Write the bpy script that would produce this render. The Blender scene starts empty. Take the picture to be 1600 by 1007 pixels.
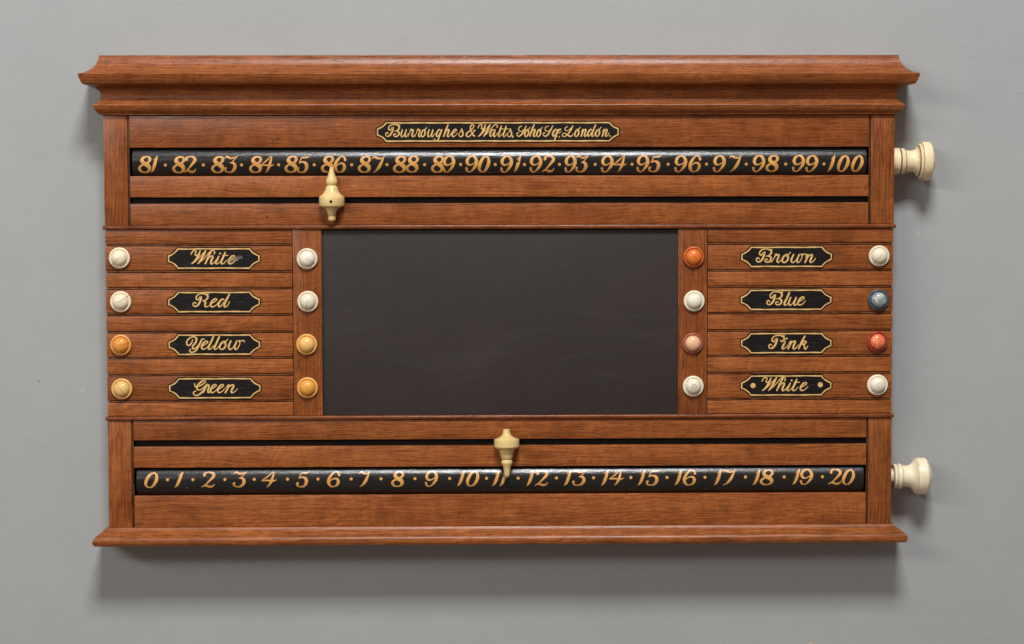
import bpy, bmesh, math, random
import numpy as np
from mathutils import Matrix, Vector

random.seed(7)
S = bpy.context.scene
COL = S.collection

# ------------------------------------------------------------------ camera, light, exposure
CAM = Vector((-0.03853, -3.0, 0.17708))
ROT = (1.51164, 0.002, -0.01874)
cam = bpy.data.cameras.new('camera')
cam.sensor_width = 36.0
cam.lens = 36.0 * 2994.0 / 1600.0
cam.clip_end = 50
co = bpy.data.objects.new('camera', cam)
co.location = CAM
co.rotation_euler = ROT
COL.objects.link(co)
S.camera = co

w = bpy.data.worlds.new('World')
S.world = w
w.use_nodes = True
w.node_tree.nodes['Background'].inputs[0].default_value = (1.0, 0.82, 0.72, 1)
w.node_tree.nodes['Background'].inputs[1].default_value = 0.175


def area(name, loc, target, sx, sy, power, color):
    l = bpy.data.lights.new(name, 'AREA')
    l.shape = 'RECTANGLE'
    l.size = sx
    l.size_y = sy
    l.energy = power
    l.color = color
    o = bpy.data.objects.new(name, l)
    o.location = loc
    o.rotation_euler = (Vector(target) - Vector(loc)).to_track_quat('-Z', 'Y').to_euler()
    COL.objects.link(o)


area('softbox_above', (0.16, -3.35, 4.35), (0.05, 0, -0.1), 1.4, 1.0, 278, (0.985, 0.99, 1.0))
area('softbox_left', (-3.1, -3.9, 1.75), (-0.2, 0, 0), 3.2, 0.45, 84, (1.0, 0.98, 0.945))

S.view_settings.view_transform = 'Standard'
S.view_settings.look = 'None'
S.view_settings.exposure = 0.0
S.view_settings.gamma = 1.0

MM = 0.001
WALL = 60.0          # the wall stands 60 mm behind the face of the board
WP = {}              # object name -> its place in the world

_R = np.array(__import__('mathutils').Euler(ROT).to_matrix())


def at(px, py, y=0.0):
    """a point of the photograph turned into (x, z) in mm on the plane at depth y mm"""
    d = _R @ np.array([(px - 800) / 2994.0, (503.5 - py) / 2994.0, -1.0])
    t = (y * MM - CAM[1]) / d[1]
    return (CAM[0] + d[0] * t) * 1000, (CAM[2] + d[2] * t) * 1000


# ------------------------------------------------------------------ node helper
class NT:
    def __init__(self, name):
        self.m = bpy.data.materials.new(name)
        self.m.use_nodes = True
        self.t = self.m.node_tree
        self.b = self.t.nodes['Principled BSDF']

    def n(self, kind, **kw):
        nd = self.t.nodes.new('ShaderNode' + kind)
        for k, v in kw.items():
            setattr(nd, k, v)
        return nd

    def l(self, a, b):
        self.t.links.new(a, b)

    def set(self, **kw):
        for k, v in kw.items():
            self.b.inputs[k.replace('_', ' ')].default_value = v

    def val(self, sock, v):
        if hasattr(v, 'is_linked') or hasattr(v, 'links'):
            self.l(v, sock)
        else:
            sock.default_value = v

    def math(self, op, a, b=0.0, c=None, clamp=False):
        nd = self.n('Math', operation=op)
        nd.use_clamp = clamp
        self.val(nd.inputs[0], a)
        self.val(nd.inputs[1], b)
        if c is not None:
            self.val(nd.inputs[2], c)
        return nd.outputs[0]

    def vmath(self, op, a, b):
        nd = self.n('VectorMath', operation=op)
        self.val(nd.inputs[0], a)
        self.val(nd.inputs[1], b)
        return nd.outputs[0]

    def noise(self, vec, scale, detail=3, rough=0.5, dist=0.0, W=None):
        nd = self.n('TexNoise')
        if W is not None:
            nd.noise_dimensions = '4D'
            self.val(nd.inputs['W'], W)
        nd.inputs['Scale'].default_value = scale
        nd.inputs['Detail'].default_value = detail
        nd.inputs['Roughness'].default_value = rough
        nd.inputs['Distortion'].default_value = dist
        self.l(vec, nd.inputs['Vector'])
        return nd.outputs[0]

    def ramp(self, f, stops, interp='LINEAR'):
        nd = self.n('ValToRGB')
        cr = nd.color_ramp
        cr.interpolation = interp
        while len(cr.elements) < len(stops):
            cr.elements.new(0.5)
        for e, (p, c) in zip(cr.elements, stops):
            e.position = p
            e.color = (*c, 1) if len(c) == 3 else c
        self.l(f, nd.inputs[0])
        return nd.outputs[0]

    def step(self, f, a, b):
        nd = self.n('MapRange')
        nd.clamp = True
        self.l(f, nd.inputs[0])
        nd.inputs[1].default_value = a
        nd.inputs[2].default_value = b
        return nd.outputs[0]

    def mix(self, f, a, b, mode='MIX'):
        nd = self.n('MixRGB', blend_type=mode)
        self.val(nd.inputs[0], f)
        self.val(nd.inputs[1], a if not isinstance(a, tuple) else (*a, 1))
        self.val(nd.inputs[2], b if not isinstance(b, tuple) else (*b, 1))
        return nd.outputs[0]

    def scaled(self, vec, s):
        return self.vmath('MULTIPLY', vec, s)

    def bump(self, h, strength, dist=0.001, normal=None):
        nd = self.n('Bump')
        nd.inputs['Strength'].default_value = strength
        nd.inputs['Distance'].default_value = dist
        self.l(h, nd.inputs['Height'])
        if normal is not None:
            self.l(normal, nd.inputs['Normal'])
        return nd.outputs[0]


# ------------------------------------------------------------------ materials
def wood(name, vertical=False, tone=1.0, red=1.0, gloss=0.36):
    g = NT(name)
    tc = g.n('TexCoord')
    oi = g.n('ObjectInfo')
    rnd = oi.outputs['Random']
    W = g.math('MULTIPLY', rnd, 40.0)
    v = tc.outputs['Object']
    if vertical:                       # lay the grain along z
        sp = g.n('SeparateXYZ')
        g.l(v, sp.inputs[0])
        cb = g.n('CombineXYZ')
        g.l(sp.outputs[2], cb.inputs[0])
        g.l(sp.outputs[1], cb.inputs[1])
        g.l(sp.outputs[0], cb.inputs[2])
        v = cb.outputs[0]
    # slow waviness of the grain
    wv = g.noise(g.scaled(v, (5, 10, 9)), 1.0, 2, 0.5, 0, W)
    off = g.math('MULTIPLY', g.math('SUBTRACT', wv, 0.5), 0.018)
    cb = g.n('CombineXYZ')
    g.l(off, cb.inputs[2])
    v2 = g.vmath('ADD', v, cb.outputs[0])
    streak = g.noise(g.scaled(v2, (6, 150, 270)), 1.0, 5, 0.66, 0.3, W)
    fine = g.noise(g.scaled(v2, (30, 300, 600)), 1.0, 3, 0.65, 0.2, W)
    pore = g.noise(g.scaled(v2, (60, 420, 620)), 1.0, 2, 0.5, 0.0, g.math('ADD', W, 5.0))
    fleck = g.noise(g.scaled(v2, (75, 40, 26)), 1.0, 3, 0.6, 1.2, g.math('ADD', W, 9.0))
    blot = g.noise(g.scaled(v, (11, 20, 20)), 1.0, 3, 0.6, 0.0, g.math('ADD', W, 2.0))
    d = (0.245 * tone, 0.067 * tone * red, 0.0165 * tone)
    m = (0.350 * tone, 0.103 * tone * red, 0.0240 * tone)
    l = (0.430 * tone, 0.140 * tone * red, 0.036 * tone)
    c = g.ramp(streak, [(0.25, d), (0.5, m), (0.78, l)])
    # growth lines: narrow, wandering, here strong and there gone
    wt = g.n('TexWave', bands_direction='Z', wave_profile='SIN')
    wt.inputs['Scale'].default_value = 1.0
    wt.inputs['Distortion'].default_value = 7.0
    wt.inputs['Detail'].default_value = 3.0
    wt.inputs['Detail Scale'].default_value = 1.3
    cw = g.n('CombineXYZ')
    g.l(W, cw.inputs[1])
    g.l(g.math('MULTIPLY', rnd, 9.0), cw.inputs[2])
    g.l(g.vmath('ADD', g.scaled(v2, (5, 30, 60)), cw.outputs[0]), wt.inputs['Vector'])
    lmask = g.step(g.noise(g.scaled(v, (5, 12, 22)), 1.0, 3, 0.5, 0, g.math('ADD', W, 3.0)), 0.36, 0.60)
    lines = g.math('MULTIPLY', g.step(wt.outputs['Fac'], 0.50, 0.05), g.math('MULTIPLY_ADD', lmask, 0.34, 0.04))
    c = g.mix(lines, c, (0.135 * tone, 0.040 * tone, 0.013 * tone))
    c2 = g.ramp(fine, [(0.34, (0.55, 0.48, 0.45)), (0.5, (0.97, 0.97, 0.97)), (0.68, (1.20, 1.22, 1.26))])
    c = g.mix(0.85, c, c2, 'MULTIPLY')
    c = g.mix(g.math('MULTIPLY', g.step(pore, 0.60, 0.70), 0.62), c, (0.07, 0.026, 0.014))
    c = g.mix(1.0, c, g.ramp(fleck, [(0.3, (0.83, 0.81, 0.80)), (0.55, (1, 1, 1)), (0.75, (1.13, 1.14, 1.14))]), 'MULTIPLY')
    c = g.mix(1.0, c, g.ramp(blot, [(0.28, (0.70, 0.66, 0.64)), (0.5, (1, 1, 1)), (0.72, (1.13, 1.13, 1.1))]), 'MULTIPLY')
    # silver grain: slanting flecks crossing some of the pieces
    rt = g.n('VectorRotate', rotation_type='Y_AXIS')
    g.l(v, rt.inputs['Vector'])
    g.l(g.math('MULTIPLY_ADD', rnd, 0.9, 0.25), rt.inputs['Angle'])
    ray = g.noise(g.scaled(rt.outputs[0], (18, 40, 210)), 1.0, 2, 0.5, 0.4, g.math('ADD', W, 6.0))
    rm = g.math('MULTIPLY', g.step(blot, 0.46, 0.60), 0.55)
    c = g.mix(rm, c, g.mix(1.0, c, g.ramp(ray, [(0.36, (0.74, 0.70, 0.68)), (0.5, (1, 1, 1)), (0.64, (1.20, 1.22, 1.25))]), 'MULTIPLY'))
    # piece to piece variation
    pv = g.ramp(g.math('FRACT', g.math('MULTIPLY', rnd, 7.31)), [(0, (0.80, 0.76, 0.74)), (1, (1.12, 1.14, 1.14))])
    c = g.mix(1.0, c, pv, 'MULTIPLY')
    # worn and rubbed edges
    bv = g.n('Bevel', samples=4)
    bv.inputs['Radius'].default_value = 0.0014
    geo = g.n('NewGeometry')
    dt = g.n('VectorMath', operation='DOT_PRODUCT')
    g.l(bv.outputs[0], dt.inputs[0])
    g.l(geo.outputs['Normal'], dt.inputs[1])
    edge = g.step(dt.outputs['Value'], 0.985, 0.86)
    wn = g.noise(g.scaled(tc.outputs['Object'], (45, 60, 45)), 1.0, 4, 0.7, 0, W)
    wear = g.math('MULTIPLY', edge, g.step(wn, 0.45, 0.62))
    c = g.mix(g.math('MULTIPLY', wear, 0.7), c, (0.56, 0.29, 0.15))
    grime = g.math('MULTIPLY', edge, g.step(wn, 0.47, 0.34))
    c = g.mix(g.math('MULTIPLY', grime, 0.7), c, (0.035, 0.018, 0.012))
    # small dings and dark spots
    vo = g.n('TexVoronoi')
    vo.inputs['Scale'].default_value = 38
    g.l(g.vmath('ADD', v, wv), vo.inputs['Vector'])
    spot = g.math('MULTIPLY', g.step(vo.outputs['Distance'], 0.10, 0.04), g.step(blot, 0.47, 0.51))
    c = g.mix(g.math('MULTIPLY', spot, 0.75), c, (0.03, 0.014, 0.01))
    g.l(c, g.b.inputs['Base Color'])
    r = g.math('ADD', g.math('MULTIPLY', g.math('SUBTRACT', fine, 0.5), 0.35), gloss)
    g.l(g.math('ADD', r, g.math('MULTIPLY', g.math('SUBTRACT', blot, 0.5), 0.25)), g.b.inputs['Roughness'])
    g.b.inputs['Specular IOR Level'].default_value = 0.34
    h = g.math('ADD', g.math('MULTIPLY', fine, 0.6), g.math('MULTIPLY', streak, 0.5))
    h = g.math('SUBTRACT', h, g.math('MULTIPLY', g.step(pore, 0.60, 0.70), 0.4))
    nb = g.bump(h, 0.35, 0.0006)
    und = g.noise(g.scaled(v, (9, 30, 40)), 1.0, 2, 0.5, 0, W)
    nb = g.bump(und, 0.35, 0.0012, nb)
    g.l(nb, g.b.inputs['Normal'])
    return g.m


def plain(name, col, rough=0.5, bumpsc=None, bs=0.2, var=0.15, spec=0.5):
    g = NT(name)
    tc = g.n('TexCoord')
    nz = g.noise(tc.outputs['Object'], 60, 4, 0.6)
    k = tuple(max(0.0, x * (1 - var)) for x in col)
    k2 = tuple(x * (1 + var) for x in col)
    g.l(g.ramp(nz, [(0.3, k), (0.7, k2)]), g.b.inputs['Base Color'])
    g.set(Roughness=rough)
    g.b.inputs['Specular IOR Level'].default_value = spec
    if bumpsc:
        g.l(g.bump(g.noise(tc.outputs['Object'], bumpsc, 4, 0.6), bs, 0.0006), g.b.inputs['Normal'])
    return g.m


def wall_mat():
    g = NT('grey_wall_paint')
    tc = g.n('TexCoord')
    v = tc.outputs['Object']
    big = g.noise(v, 1.6, 3, 0.5)
    mid = g.noise(v, 14, 5, 0.6)
    c = g.ramp(big, [(0.3, (0.378, 0.392, 0.390)), (0.7, (0.402, 0.415, 0.412))])
    c = g.mix(1.0, c, g.ramp(mid, [(0.3, (0.975, 0.977, 0.977)), (0.7, (1.018, 1.018, 1.016))]), 'MULTIPLY')
    vo = g.n('TexVoronoi')
    vo.inputs['Scale'].default_value = 9
    g.l(g.vmath('ADD', v, (0.3, 0, 0.7)), vo.inputs['Vector'])
    sp = g.math('MULTIPLY', g.step(vo.outputs['Distance'], 0.026, 0.012), g.step(mid, 0.45, 0.48))
    c = g.mix(g.math('MULTIPLY', sp, 0.45), c, (0.16, 0.15, 0.14))
    vo2 = g.n('TexVoronoi')
    vo2.inputs['Scale'].default_value = 6
    g.l(v, vo2.inputs['Vector'])
    sp2 = g.math('MULTIPLY', g.step(vo2.outputs['Distance'], 0.03, 0.008), g.step(mid, 0.47, 0.50))
    c = g.mix(g.math('MULTIPLY', sp2, 0.5), c, (0.6, 0.6, 0.58))
    scr = g.noise(g.scaled(v, (14, 14, 180)), 1.0, 3, 0.5, 1.0)
    c = g.mix(g.math('MULTIPLY', g.step(scr, 0.66, 0.73), 0.16), c, (0.28, 0.27, 0.26))
    g.l(c, g.b.inputs['Base Color'])
    g.set(Roughness=0.62)
    g.b.inputs['Specular IOR Level'].default_value = 0.3
    h = g.math('ADD', g.noise(v, 220, 4, 0.6), g.math('MULTIPLY', g.noise(v, 18, 3, 0.5), 2.0))
    g.l(g.bump(h, 0.38, 0.0009), g.b.inputs['Normal'])
    return g.m


def lacquer():
    g = NT('black_lacquer')
    tc = g.n('TexCoord')
    v = tc.outputs['Object']
    n1 = g.noise(g.scaled(v, (30, 200, 200)), 1.0, 5, 0.65)
    n2 = g.noise(v, 35, 5, 0.7)
    c = g.ramp(n2, [(0.3, (0.010, 0.009, 0.008)), (0.66, (0.020, 0.018, 0.016)), (0.80, (0.05, 0.044, 0.038))])
    vo = g.n('TexVoronoi')
    vo.inputs['Scale'].default_value = 55
    g.l(v, vo.inputs['Vector'])
    sp = g.math('MULTIPLY', g.step(vo.outputs['Distance'], 0.09, 0.04), g.step(n2, 0.56, 0.60))
    c = g.mix(g.math('MULTIPLY', sp, 0.6), c, (0.22, 0.19, 0.15))
    g.l(c, g.b.inputs['Base Color'])
    g.l(g.math('ADD', g.math('MULTIPLY', n1, 0.20), 0.15), g.b.inputs['Roughness'])
    h = g.math('ADD', n1, g.math('MULTIPLY', g.noise(g.scaled(v, (120, 400, 400)), 1.0, 3, 0.6), 0.6))
    g.l(g.bump(h, 0.42, 0.0007), g.b.inputs['Normal'])
    return g.m


def paint_black():
    g = NT('black_painted_ground')
    tc = g.n('TexCoord')
    v = tc.outputs['Object']
    n = g.noise(g.scaled(v, (40, 300, 520)), 1.0, 4, 0.7)
    c = g.ramp(n, [(0.42, (0.006, 0.005, 0.0045)), (0.60, (0.012, 0.010, 0.010)), (0.75, (0.085, 0.072, 0.06))])
    g.l(c, g.b.inputs['Base Color'])
    g.set(Roughness=0.5)
    g.b.inputs['Specular IOR Level'].default_value = 0.22
    g.l(g.bump(n, 0.5, 0.0006), g.b.inputs['Normal'])
    return g.m


def gold(name, col, worn=0.64, coat=0.0):
    g = NT(name)
    tc = g.n('TexCoord')
    v = tc.outputs['Object']
    n = g.noise(v, 130, 4, 0.7)
    n2 = g.noise(v, 320, 4, 0.7)
    a = tuple(x * 0.72 for x in col)
    b = tuple(min(1.0, x * 1.15) for x in col)
    c = g.ramp(n, [(0.3, a), (0.52, col), (0.7, b)])
    c = g.mix(g.math('MULTIPLY', g.step(n2, worn, worn + 0.08), 0.75), c, (0.09, 0.05, 0.025))
    g.l(c, g.b.inputs['Base Color'])
    g.set(Roughness=0.45, Metallic=0.0)
    g.b.inputs['Coat Weight'].default_value = coat
    g.b.inputs['Coat Roughness'].default_value = 0.24
    g.l(g.bump(n2, 0.3, 0.0004), g.b.inputs['Normal'])
    return g.m


def ivory(name, core, rim, crack=None, rings=False, blotch=None, axis='y', gloss=0.30, grain=0.5, grooves=()):
    """turned ivory; core/rim are its own two colours, crack = (angle, r0, r1, width) in mm, seen from the front"""
    g = NT(name)
    tc = g.n('TexCoord')
    v = tc.outputs['Object']
    sp = g.n('SeparateXYZ')
    g.l(v, sp.inputs[0])
    X, Y, Z = sp.outputs
    oi = g.n('ObjectInfo')
    W = g.math('MULTIPLY', oi.outputs['Random'], 30.0)
    if axis == 'y':
        r2 = g.math('SQRT', g.math('ADD', g.math('MULTIPLY', X, X), g.math('MULTIPLY', Z, Z)))
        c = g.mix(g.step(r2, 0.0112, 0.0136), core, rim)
        gv = g.scaled(v, (90, 90, 90))
    else:
        c = g.mix(0.0, core, rim)
        gv = g.scaled(v, (120, 60, 60)) if axis == 'x' else g.scaled(v, (60, 60, 120))
    n = g.noise(gv, 1.0, 5, 0.6, 0.8, W)
    n2 = g.noise(gv, 4.0, 3, 0.6, 0.5, W)
    k = grain
    c = g.mix(1.0, c, g.ramp(n, [(0.28, (1 - .28 * k, 1 - .34 * k, 1 - .46 * k)), (0.5, (1, 1, 1)), (0.7, (1 + .06 * k, 1 + .08 * k, 1 + .12 * k))]), 'MULTIPLY')
    c = g.mix(0.5 * k, c, g.ramp(n2, [(0.3, (0.82, 0.78, 0.7)), (0.6, (1, 1, 1))]), 'MULTIPLY')
    if blotch:
        bn = g.noise(g.scaled(v, (110, 110, 110)), 1.0, 3, 0.6, 0.6, g.math('ADD', W, blotch[2]))
        c = g.mix(g.math('MULTIPLY', g.math('MULTIPLY', g.step(bn, blotch[1], blotch[1] + 0.12), g.step(r2, 0.0118, 0.0105)), 0.9), c, blotch[0])
    hn = None
    if crack:
        ang, r0, r1, wd = crack
        ca, sa = math.cos(math.radians(ang)), math.sin(math.radians(ang))
        along = g.math('ADD', g.math('MULTIPLY', X, ca), g.math('MULTIPLY', Z, sa))
        acr = g.math('ADD', g.math('MULTIPLY', X, -sa), g.math('MULTIPLY', Z, ca))
        acr = g.math('ADD', acr, g.math('MULTIPLY', g.math('SUBTRACT', g.noise(g.scaled(v, (180, 180, 180)), 1.0, 2, 0.5), 0.5), 0.0022))
        line = g.step(g.math('ABSOLUTE', acr), wd * MM, wd * MM * 0.35)
        line = g.math('MULTIPLY', line, g.math('MULTIPLY', g.step(along, r0 * MM, (r0 + 1.5) * MM), g.step(along, (r1 + .3) * MM, r1 * MM)))
        c = g.mix(g.math('MULTIPLY', line, 0.85), c, (0.10, 0.06, 0.035))
        hn = g.math('MULTIPLY', line, -1.0)
    if rings:
        rr = r2
        for a in (0.0012, 0.0040):
            q = g.step(g.math('ABSOLUTE', g.math('SUBTRACT', rr, a)), 0.00055, 0.0002)
            c = g.mix(g.math('MULTIPLY', q, 0.75 if rings is True else rings), c, (0.16, 0.12, 0.08))
    for gx, gw, ga in grooves:         # dirt settled in the turned grooves
        q = g.step(g.math('ABSOLUTE', g.math('SUBTRACT', X, gx * MM)), gw * MM, gw * 0.6 * MM)
        c = g.mix(g.math('MULTIPLY', q, ga), c, (0.11, 0.065, 0.03))
    g.l(c, g.b.inputs['Base Color'])
    g.set(Roughness=gloss)
    g.b.inputs['Subsurface Weight'].default_value = 0.12
    g.b.inputs['Subsurface Radius'].default_value = (0.004, 0.0025, 0.0015)
    g.b.inputs['Subsurface Scale'].default_value = 1.0
    nb = g.bump(n2, 0.10, 0.0005)
    if hn is not None:
        nb = g.bump(hn, 0.7, 0.0006, nb)
    g.l(nb, g.b.inputs['Normal'])
    return g.m


def slate_mat():
    g = NT('blackboard_cloth_black')
    tc = g.n('TexCoord')
    v = tc.outputs['Object']
    n = g.noise(v, 620, 3, 0.7)
    n2 = g.noise(v, 5, 4, 0.6)
    c = g.ramp(n, [(0.3, (0.024, 0.0175, 0.0158)), (0.7, (0.043, 0.033, 0.0300))])
    c = g.mix(1.0, c, g.ramp(n2, [(0.3, (0.86, 0.86, 0.86)), (0.7, (1.12, 1.12, 1.12))]), 'MULTIPLY')
    sm = g.noise(g.scaled(v, (3.0, 3, 16)), 1.0, 4, 0.6, 1.5)      # old wipe marks
    c = g.mix(g.math('MULTIPLY', g.step(sm, 0.52, 0.75), 0.18), c, (0.085, 0.074, 0.069))
    g.b.inputs['Specular IOR Level'].default_value = 0.36
    g.l(c, g.b.inputs['Base Color'])
    g.set(Roughness=0.66)
    g.l(g.bump(n, 0.5, 0.0006), g.b.inputs['Normal'])
    return g.m


OAK_H = wood('oak_grain_along')
OAK_V = wood('oak_grain_upright', vertical=True, tone=0.95)
OAK_M = wood('oak_moulding', tone=0.97, gloss=0.33)
OAK_B = wood('oak_bead', tone=0.70, red=0.92, gloss=0.30)
OAK_D = wood('oak_deep_dark', tone=0.25)
LACQ = lacquer()
SLATE = slate_mat()
BLACKP = paint_black()
DARK = plain('blackened_wood', (0.011, 0.0085, 0.0075), 0.75, spec=0.2)
GOLD = gold('gold_plate_lettering', (0.80, 0.49, 0.165))
GOLDN = gold('gold_roller_numbers', (0.76, 0.385, 0.095), 0.61, 0.9)
GOLDE = gold('gold_number_shading', (0.30, 0.10, 0.022), 0.7)
WALLM = wall_mat()
SCUFF = plain('rubbed_paint', (0.24, 0.19, 0.15), 0.5, 300, 0.4, 0.5)


# ------------------------------------------------------------------ mesh helpers (all lengths in mm)
def link(name, me, loc, mat, parent=None, label=None):
    o = bpy.data.objects.new(name, me)
    if mat is not None and not me.materials:
        me.materials.append(mat)
    COL.objects.link(o)
    o.location = loc
    WP[o.name] = Vector(loc)
    if parent is not None:
        o.parent = parent
        o.location = Vector(loc) - WP[parent.name]
    if label:
        o['label'] = label
    return o


def mk(name, verts, faces, mat, parent=None, label=None, sharp=0.6, smooth=True, origin=None):
    V = np.array(verts, float) * MM
    c = (V.min(0) + V.max(0)) / 2 if origin is None else np.array(origin) * MM
    me = bpy.data.meshes.new(name)
    me.from_pydata((V - c).tolist(), [], faces)
    me.update()
    if smooth:
        bm = bmesh.new()
        bm.from_mesh(me)
        bmesh.ops.recalc_face_normals(bm, faces=bm.faces)
        for f in bm.faces:
            f.smooth = True
        for e in bm.edges:
            if len(e.link_faces) == 2 and e.calc_face_angle(0) > sharp:
                e.smooth = False
        bm.to_mesh(me)
        bm.free()
    return link(name, me, tuple(c), mat, parent, label)


def box(name, x0, x1, y0, y1, z0, z1, mat, parent=None, label=None, bev=0.7, seg=2):
    bm = bmesh.new()
    bmesh.ops.create_cube(bm, size=1.0)
    c = ((x0 + x1) / 2, (y0 + y1) / 2, (z0 + z1) / 2)
    bmesh.ops.scale(bm, vec=((x1 - x0) * MM, (y1 - y0) * MM, (z1 - z0) * MM), verts=bm.verts)
    if bev:
        bmesh.ops.bevel(bm, geom=bm.edges[:], offset=bev * MM, segments=seg, affect='EDGES', profile=0.6)
    for f in bm.faces:
        f.smooth = True
    for e in bm.edges:
        if len(e.link_faces) == 2 and e.calc_face_angle(0) > 0.7:
            e.smooth = False
    me = bpy.data.meshes.new(name)
    bm.to_mesh(me)
    bm.free()
    return link(name, me, tuple(v * MM for v in c), mat, parent, label)


def lathe(name, prof, centre, axis, mat, parent=None, label=None, n=48, clamp=None, tilt=0.0, closed=False, sharp=0.6):
    """prof: (distance along the axis, radius); axis 'x', 'y' or 'z'; clamp keeps y (world mm) in front of it"""
    V, F = [], []
    for a, r in prof:
        for k in range(n):
            t = 2 * math.pi * k / n
            p, q = max(r, 0.01) * math.cos(t), max(r, 0.01) * math.sin(t)
            if axis == 'x':
                v = [a, p, q]
            elif axis == 'y':
                v = [p, a, q]
            else:
                v = [p, q, a]
            if tilt:
                c, s = math.cos(tilt), math.sin(tilt)
                v = [v[0] * c - v[2] * s, v[1], v[0] * s + v[2] * c]
            v = [v[0] + centre[0], v[1] + centre[1], v[2] + centre[2]]
            if clamp is not None:
                v[1] = min(v[1], clamp)
            V.append(v)
    m = len(prof)
    for i in range(m - 1):
        for k in range(n):
            a, b = i * n + k, i * n + (k + 1) % n
            F.append((a, b, b + n, a + n))
    F.append(tuple(range(n)))
    F.append(tuple((m - 1) * n + k for k in range(n)))
    return mk(name, V, F, mat, parent, label, sharp, origin=centre)


def spline(pts, step):
    """Catmull-Rom through (x, y, r) control points, sampled about every `step`"""
    P = np.array(pts, float)
    if len(P) == 1:
        return P
    E = np.vstack([2 * P[0] - P[1], P, 2 * P[-1] - P[-2]])
    E[0, 2], E[-1, 2] = P[0, 2], P[-1, 2]
    out = []
    for i in range(1, len(E) - 2):
        a, b, c, d = E[i - 1], E[i], E[i + 1], E[i + 2]
        n = max(2, int(np.hypot(*(c - b)[:2]) / step))
        t = np.linspace(0, 1, n, endpoint=False)[:, None]
        out.append(0.5 * (2 * b + (c - a) * t + (2 * a - 5 * b + 4 * c - d) * t ** 2 + (3 * b - a - 3 * c + d) * t ** 3))
    out.append(P[-1:])
    return np.vstack(out)


class Field:
    """a signed distance grid in the (x, z) plane, turned into one clean flat painted shape"""

    def __init__(self, x0, x1, z0, z1, h=0.3):
        self.h, self.x0, self.z0 = h, x0, z0
        self.nx, self.nz = int((x1 - x0) / h) + 2, int((z1 - z0) / h) + 2
        self.f = np.full((self.nz, self.nx), 9.0)

    def discs(self, P, sub=False):
        h = self.h
        for x, z, r in P:
            R = r + 2 * h
            i0, i1 = max(0, int((x - R - self.x0) / h)), min(self.nx, int((x + R - self.x0) / h) + 2)
            j0, j1 = max(0, int((z - R - self.z0) / h)), min(self.nz, int((z + R - self.z0) / h) + 2)
            if i0 >= i1 or j0 >= j1:
                continue
            X = self.x0 + h * np.arange(i0, i1) - x
            Z = self.z0 + h * np.arange(j0, j1) - z
            d = np.hypot(X[None, :], Z[:, None]) - r
            s = self.f[j0:j1, i0:i1]
            if sub:
                np.maximum(s, -d, out=s)
            else:
                np.minimum(s, d, out=s)

    def polygon(self, poly):
        X = self.x0 + self.h * np.arange(self.nx)
        Z = self.z0 + self.h * np.arange(self.nz)
        XX, ZZ = np.meshgrid(X, Z)
        ins = np.zeros_like(XX, bool)
        n = len(poly)
        for i in range(n):
            (xa, za), (xb, zb) = poly[i], poly[(i + 1) % n]
            if za == zb:
                continue
            c = ((za > ZZ) != (zb > ZZ)) & (XX < (xb - xa) * (ZZ - za) / (zb - za) + xa)
            ins ^= c
        self.f[ins] = np.minimum(self.f[ins], -self.h)

    def mesh(self, level, ymap):
        f = self.f - level
        h = self.h
        V, F, idx = [], [], {}

        def vert(x, z):
            k = (round(x, 3), round(z, 3))
            if k not in idx:
                idx[k] = len(V)
                V.append((x, ymap(x, z), z))
            return idx[k]
        ins = f < 0
        a, b, c, d = ins[:-1, :-1], ins[:-1, 1:], ins[1:, 1:], ins[1:, :-1]
        full = a & b & c & d
        part = (a | b | c | d) & ~full
        for j in range(full.shape[0]):
            row = full[j]
            if not row.any():
                continue
            e = np.diff(np.concatenate([[0], row.astype(int), [0]]))
            z0 = self.z0 + j * h
            for s, t in zip(np.where(e == 1)[0], np.where(e == -1)[0]):
                xa, xb = self.x0 + s * h, self.x0 + t * h
                F.append((vert(xa, z0), vert(xb, z0), vert(xb, z0 + h), vert(xa, z0 + h)))
        for j, i in zip(*np.where(part)):
            cs = [(i, j), (i + 1, j), (i + 1, j + 1), (i, j + 1)]
            vals = [f[q[1], q[0]] for q in cs]
            poly = []
            for k in range(4):
                (p, q), (r, s) = cs[k], cs[(k + 1) % 4]
                va, vb = vals[k], vals[(k + 1) % 4]
                if va < 0:
                    poly.append((self.x0 + p * h, self.z0 + q * h))
                if (va < 0) != (vb < 0):
                    t = va / (va - vb)
                    poly.append((self.x0 + (p + (r - p) * t) * h, self.z0 + (q + (s - q) * t) * h))
            if len(poly) > 2:
                ids = []
                for x, z in poly:
                    v = vert(x, z)
                    if v not in ids:
                        ids.append(v)
                if len(ids) > 2:
                    F.append(tuple(ids))
        return V, F


# ------------------------------------------------------------------ lettering, (x, height, half width) strokes
STEM = lambda x: [(x + 95, 200, 11), (x + 47, 110, 14), (x, 5, 12)]
ARCH = lambda x: [(x + 18, 48, 5), (x + 58, 98, 8), (x + 98, 121, 10), (x + 114, 104, 13), (x + 90, 50, 14), (x + 80, 12, 12), (x + 98, -3, 8), (x + 135, 22, 6), (x + 165, 62, 5)]
BOWL = [(98, 103, 6), (72, 122, 9), (33, 92, 13), (6, 40, 14), (18, 3, 10), (52, 18, 7), (90, 72, 6)]
CAPL = [[(140, 160, 10), (128, 110, 14), (98, 45, 14), (55, 8, 10), (14, 18, 8), (8, 52, 8), (32, 72, 8), (50, 55, 9)],
        [(118, 160, 6), (88, 114, 9), (62, 125, 10), (62, 165, 9), (105, 203, 8), (180, 207, 8), (232, 186, 11), (242, 150, 14), (212, 110, 10), (165, 96, 7)],
        [(185, 206, 6), (255, 201, 7)]]
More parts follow.
